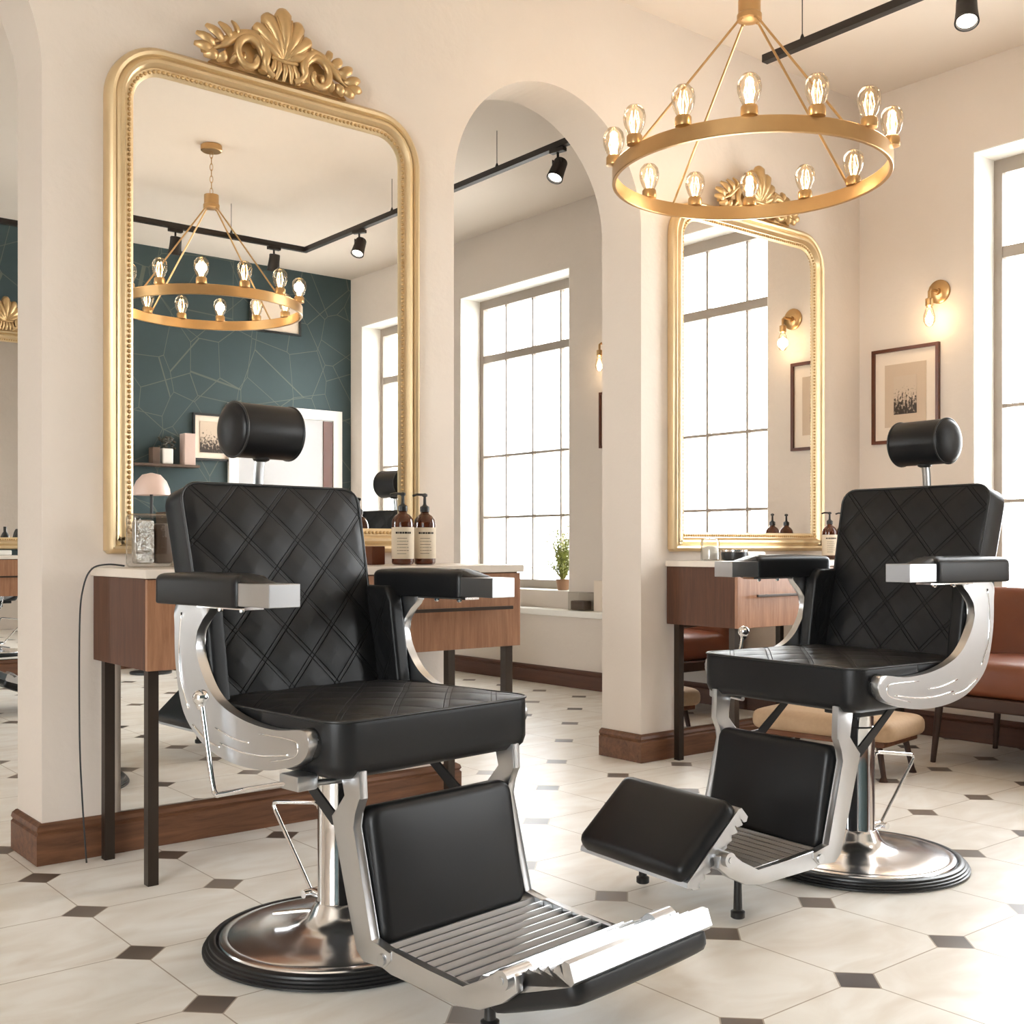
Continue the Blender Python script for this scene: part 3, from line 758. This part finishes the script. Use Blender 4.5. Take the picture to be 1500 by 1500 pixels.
# ------------------------------------------------------------------ track lighting
ZT = 3.225
def rail(pts, cables, label):
    t = thing('track_rail', label, 'track rail', (pts[0][0], pts[0][1], ZT))
    b = BM(); o = Vector((pts[0][0], pts[0][1], 0))
    L = [Vector((x, y, 0)) - o for x, y in pts]
    rings = []
    for i, p in enumerate(L):
        d1 = (p - L[i - 1]).normalized() if i else None; d2 = (L[i + 1] - p).normalized() if i < len(L) - 1 else None
        ds = [d for d in (d1, d2) if d is not None]; ns = [Vector((-d.y, d.x, 0)) for d in ds]; m = sum(ns, Vector()).normalized(); m = m / m.dot(ns[0])
        rings.append([b.verts.new(p + m * a + Vector((0, 0, z))) for a, z in ((-.019, 0), (.019, 0), (.019, .034), (.012, .038), (-.012, .038), (-.019, .034))])
    ring_faces(b, rings); obj('rail', b, 'track', t)
    for x, y in cables:
        b = BM(); p = Vector((x, y, 0)) - o; cyl(b, p + Vector((0, 0, .05)), p + Vector((0, 0, CEIL - ZT)), .0022, 6); lathe(b, [(.012, .036), (.008, .05), (.003, .062)], 10, p); obj('cable', b, 'track', t)
def spot(x, y, tilt, az, label, power=12):
    t = thing('track_spotlight', label, 'spotlight', (x, y, ZT), az, None)
    b = BM(); box(b, -.05, .05, -.018, .018, -.024, -.0005, .003); obj('adapter', b, 'track', t)
    b = BM(); cyl(b, (0, 0, -.02), (0, 0, -.075), .007, 10); box(b, -.034, -.030, -.01, .01, -.12, -.06); box(b, .030, .034, -.01, .01, -.12, -.06); box(b, -.034, .034, -.01, .01, -.075, -.068); obj('arm', b, 'track', t)
    m = Matrix.Rotation(tilt, 3, 'X'); c = (0, 0, -.12)
    b = BM(); lathe(b, [(.012, .065), (.036, .062), (.039, .055), (.041, 0), (.046, -.055), (.047, -.062), (.040, -.063), (.036, -.05)], 28, c, m, cap=False); hd = obj('lamp_head', b, 'track', t, 40)
    b = BM(); lathe(b, [(.001, -.052), (.038, -.053)], 28, c, m, cap=False); obj('lens', b, 'lens', hd)
    d = bpy.data.lights.new('spot_lamp', 'SPOT'); d.energy = power; d.color = (1, .94, .86); d.spot_size = radians(75); d.spot_blend = .6; d.shadow_soft_size = .03
    lo = bpy.data.objects.new('spot_lamp', d); C.objects.link(lo); lo.parent = hd
    lo.location = Vector(c) + m @ Vector((0, 0, -.07)); lo.rotation_euler = m.to_euler()
rail([(4.2, 4.52), (4.2, 7.6)], [(4.2, 5.32), (4.2, 7.0)], 'black ceiling track rail hung beyond the middle arch')
rail([(4.2, 3.33), (4.2, -.30), (1.2, -.30)], [(4.2, 3.12), (4.2, .9), (3.6, -.30)], 'long black track rail at the top right, turning a corner in the mirror reflection')
spot(4.2, 4.77, radians(28), radians(100), 'black spotlight on the rail seen through the middle arch')
spot(4.2, 2.34, radians(25), radians(120), 'black spotlight with a glowing lens at the top right corner')
spot(4.2, .48, radians(28), radians(60), 'lit black spotlight seen in the left mirror near its right edge')
spot(3.18, -.30, radians(-14), 0, 'black spotlight in the left mirror, nearest its left edge')
spot(3.94, -.30, radians(-14), 0, 'black spotlight in the left mirror, between the other two')
rail([(.9, 8.3), (3.4, 8.3)], [(2.9, 8.3)], 'black track rail seen through the left arch')
spot(2.12, 8.3, radians(-15), 0, 'black spotlight seen through the left arch at the left picture edge')

# ------------------------------------------------------------------ wall pieces on the window wall
def sconce(y, z, label):
    t = thing('wall_sconce', label, 'wall light', (XW, y, z))
    rx = Matrix.Rotation(radians(-90), 3, 'Y')
    b = BM(); lathe(b, [(.062, .001), (.062, .010), (.055, .016), (.018, .018), (.014, .03)], 32, (0, 0, 0), rx); obj('wall_plate', b, 'brass', t, 40)
    b = BM(); tube(b, [(-.02, 0, 0), (-.085, 0, 0), (-.1, 0, -.012), (-.1, 0, -.05)], .008, 10); lathe(b, [(.01, -.045), (.02, -.05), (.02, -.085), (.014, -.09)], 16, (-.1, 0, 0)); obj('arm', b, 'brass', t, 40)
    b = BM(); lathe(b, [(.006, -.088), (.014, -.09), (.022, -.11), (.03, -.14), (.03, -.165), (.018, -.19), (.002, -.196)], 20, (-.1, 0, 0), cap=False); bu = obj('bulb', b, 'bulb', t, 180)
    b = BM(); lathe(b, [(.004, -.11), (.009, -.125), (.010, -.16), (.004, -.175)], 10, (-.1, 0, 0)); obj('filament', b, 'filament', bu)
    d = bpy.data.lights.new('sconce_light', 'POINT'); d.energy = 1.2; d.color = (1, .80, .55); d.shadow_soft_size = .03
    lo = bpy.data.objects.new('sconce_light', d); C.objects.link(lo); lo.location = (-.1, 0, -.15); lo.parent = bu
sconce(3.215, 2.335, 'round brass wall light with bare bulb above the framed tree photograph')
sconce(5.70, 2.40, 'brass wall light half hidden by the far pier, above the small dark frame')
def picture(c, w, h, ax, label, fw=.018, mats=True, img='photo', sgn=-1, frame='frame_wood'):
    """ax='x' hangs on an X wall facing sgn*X; ax='y' on a Y wall facing sgn*Y"""
    t = thing('framed_picture', label, 'picture', c)
    def F(a, d, z): return Vector((sgn * d, a, z)) if ax == 'x' else Vector((a, sgn * d, z))
    def slab(b, w_, h_, d0, d1):
        p = [(-w_ / 2, -h_ / 2), (w_ / 2, -h_ / 2), (w_ / 2, h_ / 2), (-w_ / 2, h_ / 2)]; prism(b, p, d0, d1, lambda a, q, d: F(a, d, q))
    b = BM()
    for (a0, a1, z0, z1) in ((-w / 2, w / 2, h / 2 - fw, h / 2), (-w / 2, w / 2, -h / 2, -h / 2 + fw), (-w / 2, -w / 2 + fw, -h / 2 + fw, h / 2 - fw), (w / 2 - fw, w / 2, -h / 2 + fw, h / 2 - fw)):
        prism(b, [(a0, z0), (a1, z0), (a1, z1), (a0, z1)], .001, .022, lambda a, q, d: F(a, d, q))
    obj('frame', b, frame, t)
    b = BM(); slab(b, w - 2 * fw, h - 2 * fw, .002, .008); obj('mat_board', b, 'mat_board', t)
    if mats: b = BM(); slab(b, w * .62, h * .66, .008, .010); obj('inner_mat', b, 'mat_inner', t)
    b = BM(); slab(b, w * (.34 if mats else .62), h * (.40 if mats else .66), .010, .012); obj('print', b, img, t)
picture((XW, 3.41, 1.815), .40, .515, 'x', 'mahogany framed sepia tree photograph with wide cream mat, left of the right window')
picture((XW, 5.60, 1.88), .38, .39, 'x', 'small dark framed picture half hidden by the far pier, under the brass wall light')
picture((4.12, YT, 1.93), .34, .40, 'y', 'dark framed picture beside the door on the teal wall, seen in the left mirror', sgn=1, mats=False, frame='dark')
picture((4.72, YT, 3.06), .50, .34, 'y', 'wide framed picture high on the teal wall above the door, seen in the left mirror', sgn=1, mats=False, frame='dark', img='mat_board')

# ------------------------------------------------------------------ bottles and things on the vanities
def bottle(loc, rot, label, s=1.0, grp='amber pump bottles'):
    t = thing('pump_bottle', label, 'bottle', loc, rot, grp)
    b = BM(); lathe(b, [(r * s, z * s) for r, z in ((.030, 0), (.038, .003), (.040, .01), (.040, .150), (.037, .165), (.028, .178), (.016, .186), (.014, .198), (.012, .2))], 28); bo = obj('glass_body', b, 'amber', t, 50)
    b = BM(); lathe(b, [(r * s, z * s) for r, z in ((.0407, .022), (.0409, .0225), (.0409, .135), (.0407, .1355))], 28, cap=False); lb = obj('paper_label', b, 'cream', bo, 40)
    b = BM()
    def patch(a0, a1, z0, z1):
        n = 3; A = [b.verts.new(((.0414 * s) * cos(a0 + (a1 - a0) * i / n), (.0414 * s) * sin(a0 + (a1 - a0) * i / n), z0 * s)) for i in range(n + 1)]
        B = [b.verts.new(((.0414 * s) * cos(a0 + (a1 - a0) * i / n), (.0414 * s) * sin(a0 + (a1 - a0) * i / n), z1 * s)) for i in range(n + 1)]
        for i in range(n): b.faces.new((A[i], A[i + 1], B[i + 1], B[i]))
    a = -pi / 2 - .75
    for wd in (.22, .10, .2, .16, .24, .12, .18): patch(a, a + wd, .112, .119); a += wd + .035
    rnd = random.Random(3)
    for k in range(6): patch(-pi / 2 - .6, -pi / 2 + .2 + rnd.random() * .4, .095 - k * .011, .0965 - k * .011)
    obj('print', b, 'darkink', lb)
    b = BM(); lathe(b, [(r * s, z * s) for r, z in ((.010, .192), (.017, .194), (.017, .212), (.009, .217), (.006, .222), (.005, .248), (.010, .251), (.010, .258), (.004, .262))], 20)
    tube(b, [(0, 0, .256 * s), (-.03 * s, -.004, .257 * s), (-.046 * s, -.006, .252 * s)], .0045 * s, 8); obj('pump', b, 'dark', t, 40)
bottle((2.275, 3.43, .9325), -.5, 'amber pump bottle with cream label on the left vanity, left of the pair')
bottle((2.385, 3.45, .9325), -.42, 'amber pump bottle with cream label on the left vanity, right of the pair', 1.0)
bottle((4.94, 3.50, .9325), -.7, 'amber pump bottle on the far vanity, left of the pair beside the chair back', .93)
bottle((5.06, 3.50, .9325), -.65, 'amber pump bottle on the far vanity, right of the pair beside the chair back', .93)
# wooden box behind the left bottles
b = BM(); box(b, 2.19, 2.245, 3.50, 3.59, .9325, 1.0, .003); obj('wooden_box', b, 'frame_wood', label='small dark wooden box on the left vanity behind the amber bottles', category='box')
# crystal box at the left end
t = thing('crystal_box', 'clear crystal box with silver and brown contents at the left end of the front vanity', 'box', (1.385, 3.52, .9325))
b = BM(); box(b, -.075, .075, -.04, .04, 0, .17, .014, 3); obj('glass_shell', b, 'clear', t, 40)
b = BM(); box(b, -.06, -.002, -.028, .028, .012, .15, .01, 2); obj('silver_insert', b, 'crystal', t, 40)
b = BM(); box(b, .004, .062, -.026, .026, .012, .14, .012, 2); obj('brown_insert', b, 'boxbrown', t, 40)
for k in range(9):
    pass
b = BM(); tube(b, smooth_loop([(1.31, 3.56, .9375), (1.27, 3.60, .942), (1.232, 3.63, .928), (1.21, 3.645, .87), (1.20, 3.65, .75), (1.20, 3.65, .4), (1.205, 3.64, .2), (1.21, 3.615, .004)], 6, False), .0028, 6)
obj('power_cable', b, 'dark', None, 180, label='thin black cable hanging from the left vanity down to the floor', category='cable')
# far vanity clutter
t = thing('metal_bowl', 'dark shiny metal bowl at the left end of the far vanity', 'bowl', (4.12, 3.44, .9325))
b = BM(); lathe(b, [(.04, 0), (.058, .006), (.062, .03), (.060, .045), (.056, .045), (.054, .012), (.01, .008)], 28); obj('bowl', b, 'blacksteel', t, 40)
b = BM(); lathe(b, [(.061, .040), (.064, .043), (.064, .05), (.059, .05)], 28, cap=False); obj('rim', b, 'chrome', t, 40)
t = thing('cotton_jar', 'clear jar with white cotton standing behind the metal bowl', 'jar', (4.10, 3.57, .9325))
b = BM(); lathe(b, [(.04, 0), (.045, .005), (.045, .09), (.04, .1), (.02, .104)], 24); obj('glass_body', b, 'clear', t, 40)
b = BM(); lathe(b, [(.01, .005), (.036, .008), (.038, .06), (.01, .07)], 16); obj('cotton', b, 'white', t, 180)
t = thing('folded_towel', 'folded cream towel lying on the far vanity behind the bowl', 'towel', (4.33, 3.56, .9325))
b = BM(); cushion(b, .11, .06, .02, soft_prof(.022, .01, .008), None, None, 10, 8); cushion(b, .108, .058, .02, soft_prof(.02, .01, .008), None, None, 10, 8, lambda x, y, z: Vector((x, y, z + .022))); obj('cloth', b, 'white', t, 180)
# third vanity: dark bottle
b = BM(); lathe(b, [(.03, 0), (.034, .004), (.034, .14), (.02, .17), (.012, .18), (.012, .22)], 20, (2.52, 8.95, .9325)); obj('spray_can', b, 'dark', None, 40, label='dark bottle on the vanity seen through the left arch', category='bottle')
b = BM(); box(b, 2.30, 2.42, 8.86, 8.96, .9325, .97, .006); obj('towel_tray', b, 'white', None, label='low white tray on the vanity seen through the left arch', category='tray')
# ledge items
t = thing('glass_cube', 'small glass box with dark stones on the window ledge', 'box', (5.43, 5.92, .5455))
b = BM(); box(b, -.05, .05, -.085, .085, 0, .13, .006); obj('glass_shell', b, 'clear', t)
b = BM(); box(b, -.04, .04, -.07, .07, .004, .07, .01); obj('dark_filling', b, 'boxbrown', t)
b = BM(); box(b, 5.44, 5.455, 5.58, 5.80, .5455, .76, .002); obj('blank_card', b, 'mat_board', None, label='plain cream card propped on the ledge near the far pier', category='card')
# window plant
t = thing('potted_grass', 'feathery green potted plant at the right side of the far window', 'plant', (5.58, 6.28, WZ0 + .005))
b = BM(); lathe(b, [(.03, 0), (.04, .002), (.052, .075), (.055, .08), (.045, .08), (.042, .065), (.005, .062)], 20); obj('pot', b, 'terracotta', t, 40)
b = BM(); rnd = random.Random(11)
for k in range(80):
    a = rnd.random() * 2 * pi; L = .12 + rnd.random() * .32; sp = .04 + rnd.random() * .10
    P = [Vector((cos(a) * sp * (q_ ** 1.3), sin(a) * sp * (q_ ** 1.3), .06 + L * q_)) for q_ in (0, .25, .5, .75, 1)]
    tube(b, P, [.0025, .0022, .002, .0015, .0008], 4)
    for i in range(18):
        q_ = .15 + .85 * i / 17; p = P[0].lerp(P[-1], q_); p = Vector((cos(a) * sp * (q_ ** 1.3), sin(a) * sp * (q_ ** 1.3), .06 + L * q_))
        aa = rnd.random() * 2 * pi; d = Vector((cos(aa) * .026, sin(aa) * .026, .022)); s_ = Vector((-sin(aa), cos(aa), 0)) * .006
        v = [b.verts.new(p), b.verts.new(p + d * .5 + s_), b.verts.new(p + d), b.verts.new(p + d * .5 - s_)]; b.faces.new(v)
obj('foliage', b, 'leafm', t)

# ------------------------------------------------------------------ sofa and footstool by the windows
t = thing('leather_sofa', 'cognac brown leather sofa on dark legs under the right window', 'sofa', (5.12, 2.0, 0))
def sfn(cx, cy, cz, rx=0):
    m = Matrix.Rotation(rx, 3, 'Y'); return lambda x, y, z: m @ Vector((x, y, z)) + Vector((cx, cy, cz))
for k, yc in enumerate((-.45, .45)):
    b = BM(); cushion(b, .31, .445, .05, soft_prof(.15, .04, .03), dome(.31, .445, .02, 2), None, 16, 20, sfn(-.04, yc, .33)); obj('seat_cushion', b, 'sofa', t, 180)
    b = BM(); cushion(b, .20, .44, .04, soft_prof(.12, .035, .03), lambda x, y: .02 * (1 - (x / .2) ** 2) * (1 - (y / .44) ** 2) - .012 * math.exp(-(x * x + (abs(y) - .2) ** 2) / .002), None, 20, 30,
                      lambda x, y, z, yc=yc: Matrix.Rotation(radians(12), 3, 'Y') @ Vector((-z + .06, y, x)) + Vector((.225, yc, .60))); obj('back_cushion', b, 'sofa', t, 180)
b = BM(); box(b, -.36, .33, -.92, .92, .27, .33, .008); box(b, .24, .33, -.90, .90, .33, .74, .01); obj('base_frame', b, 'sofawood', t)
for sx in (-.28, .26):
    for sy in (-.8, 0, .83):
        b = BM(); tube(b, [(sx, sy, .27), (sx * 1.05, sy * 1.03, 0)], [.018, .012], 12); obj('leg', b, 'sofawood', t, 40)
for s in (-1, 1):
    b = BM(); tube(b, [(-.33, s * .93, .27), (-.34, s * .95, .50), (-.30, s * .95, .54), (.25, s * .95, .56)], .012, 8); obj('arm', b, 'sofawood', t, 40)
t = thing('footstool', 'low tan upholstered footstool on dark legs behind the right barber chair', 'footstool', (4.36, 3.05, 0), radians(8))
b = BM(); cushion(b, .20, .34, .06, soft_prof(.085, .035, .03), dome(.2, .34, .02), None, 16, 20, lambda x, y, z: Vector((x, y, z + .17))); obj('cushion', b, 'tan', t, 180)
b = BM(); box(b, -.17, .17, -.30, .30, .145, .172, .006); obj('base', b, 'walnut_y', t)
for sx in (-.13, .13):
    for sy in (-.26, .26):
        b = BM(); tube(b, [(sx, sy, .146), (sx * 1.1, sy * 1.1, .02), (sx * 1.1, sy * 1.1, 0)], [.014, .011, .02], 10); obj('leg', b, 'sofawood', t, 40)

# ------------------------------------------------------------------ shelf, plants and lamp on the teal wall (mirror view)
b = BM(); box(b, 3.40, 3.95, YT + .001, YT + .16, 1.655, 1.675); obj('wall_shelf', b, 'boxbrown', None, label='thin brown wall shelf on the teal wall, seen in the left mirror', category='shelf')
t = thing('potted_plant', 'small white pot with dark foliage on the shelf seen in the left mirror', 'plant', (3.69, YT + .08, 1.6755))
b = BM(); box(b, -.045, .045, -.045, .045, 0, .13, .01); obj('pot', b, 'white', t)
b = BM(); rnd = random.Random(5)
for k in range(60):
    a = rnd.random() * 2 * pi; r_ = rnd.random() * .07; ico(b, (r_ * cos(a), r_ * sin(a), .13 + rnd.random() * .10), .014, 1, (1, .4, .7))
obj('foliage', b, 'darkleaf', t)
b = BM(); box(b, 3.56, 3.625, YT + .03, YT + .12, 1.6755, 1.81, .004); obj('brown_carton', b, 'boxbrown', None, label='short brown box on the mirrored shelf, left of the white pot', category='box')
b = BM(); box(b, 3.83, 3.925, YT + .02, YT + .13, 1.6755, 1.94, .004); obj('tall_carton', b, 'pink', None, label='tall pale box at the end of the mirrored shelf beside the pot', category='box')
t = thing('hood_lamp', 'pale pink dome lamp on a stand by the teal wall, seen at the mirror edge', 'lamp', (3.42, -1.35, 0))
b = BM(); lathe(b, [(.16, 0), (.16, .015), (.02, .03)], 28); obj('foot', b, 'dark', t, 40)
b = BM(); cyl(b, (0, 0, .02), (0, 0, 1.42), .012); obj('pole', b, 'dark', t, 40)
b = BM(); lathe(b, [(.145, 1.40), (.14, 1.45), (.115, 1.51), (.07, 1.56), (.01, 1.575)], 32, cap=False); obj('shade', b, 'pink', t, 180)
t = thing('side_cabinet', 'dark low cabinet against the teal wall, behind the chair back in the mirror', 'cabinet', (3.93, YT + .2, 0))
b = BM(); box(b, -.30, .30, -.19, .19, .05, 1.28, .004); obj('body', b, 'boxbrown', t)
for s in (-1, 1):
    b = BM(); box(b, (-.295 if s < 0 else .003), (-.003 if s < 0 else .295), .191, .205, .06, 1.27, .002); d = obj('door', b, 'sofawood', t)
    b = BM(); cyl(b, (s * .03, .215, .75), (s * .03, .215, .85), .005, 8); obj('handle', b, 'brass', d)
b = BM(); box(b, -.28, .28, -.17, .17, 0, .05); obj('plinth', b, 'dark', t)
for i, (x, h) in enumerate(((3.80, .12), (3.87, .2), (3.95, .1))):
    b = BM(); lathe(b, [(.025, 0), (.03, .004), (.03, h * .7), (.012, h * .8), (.012, h)], 16, (x, -1.55, 1.2805)); obj('white_bottle', b, 'white', None, 40, label='white bottle on the cabinet seen in the left mirror, ' + ('shortest left one', 'tallest middle one', 'right one')[i], category='bottle', group='white bottles on the cabinet')
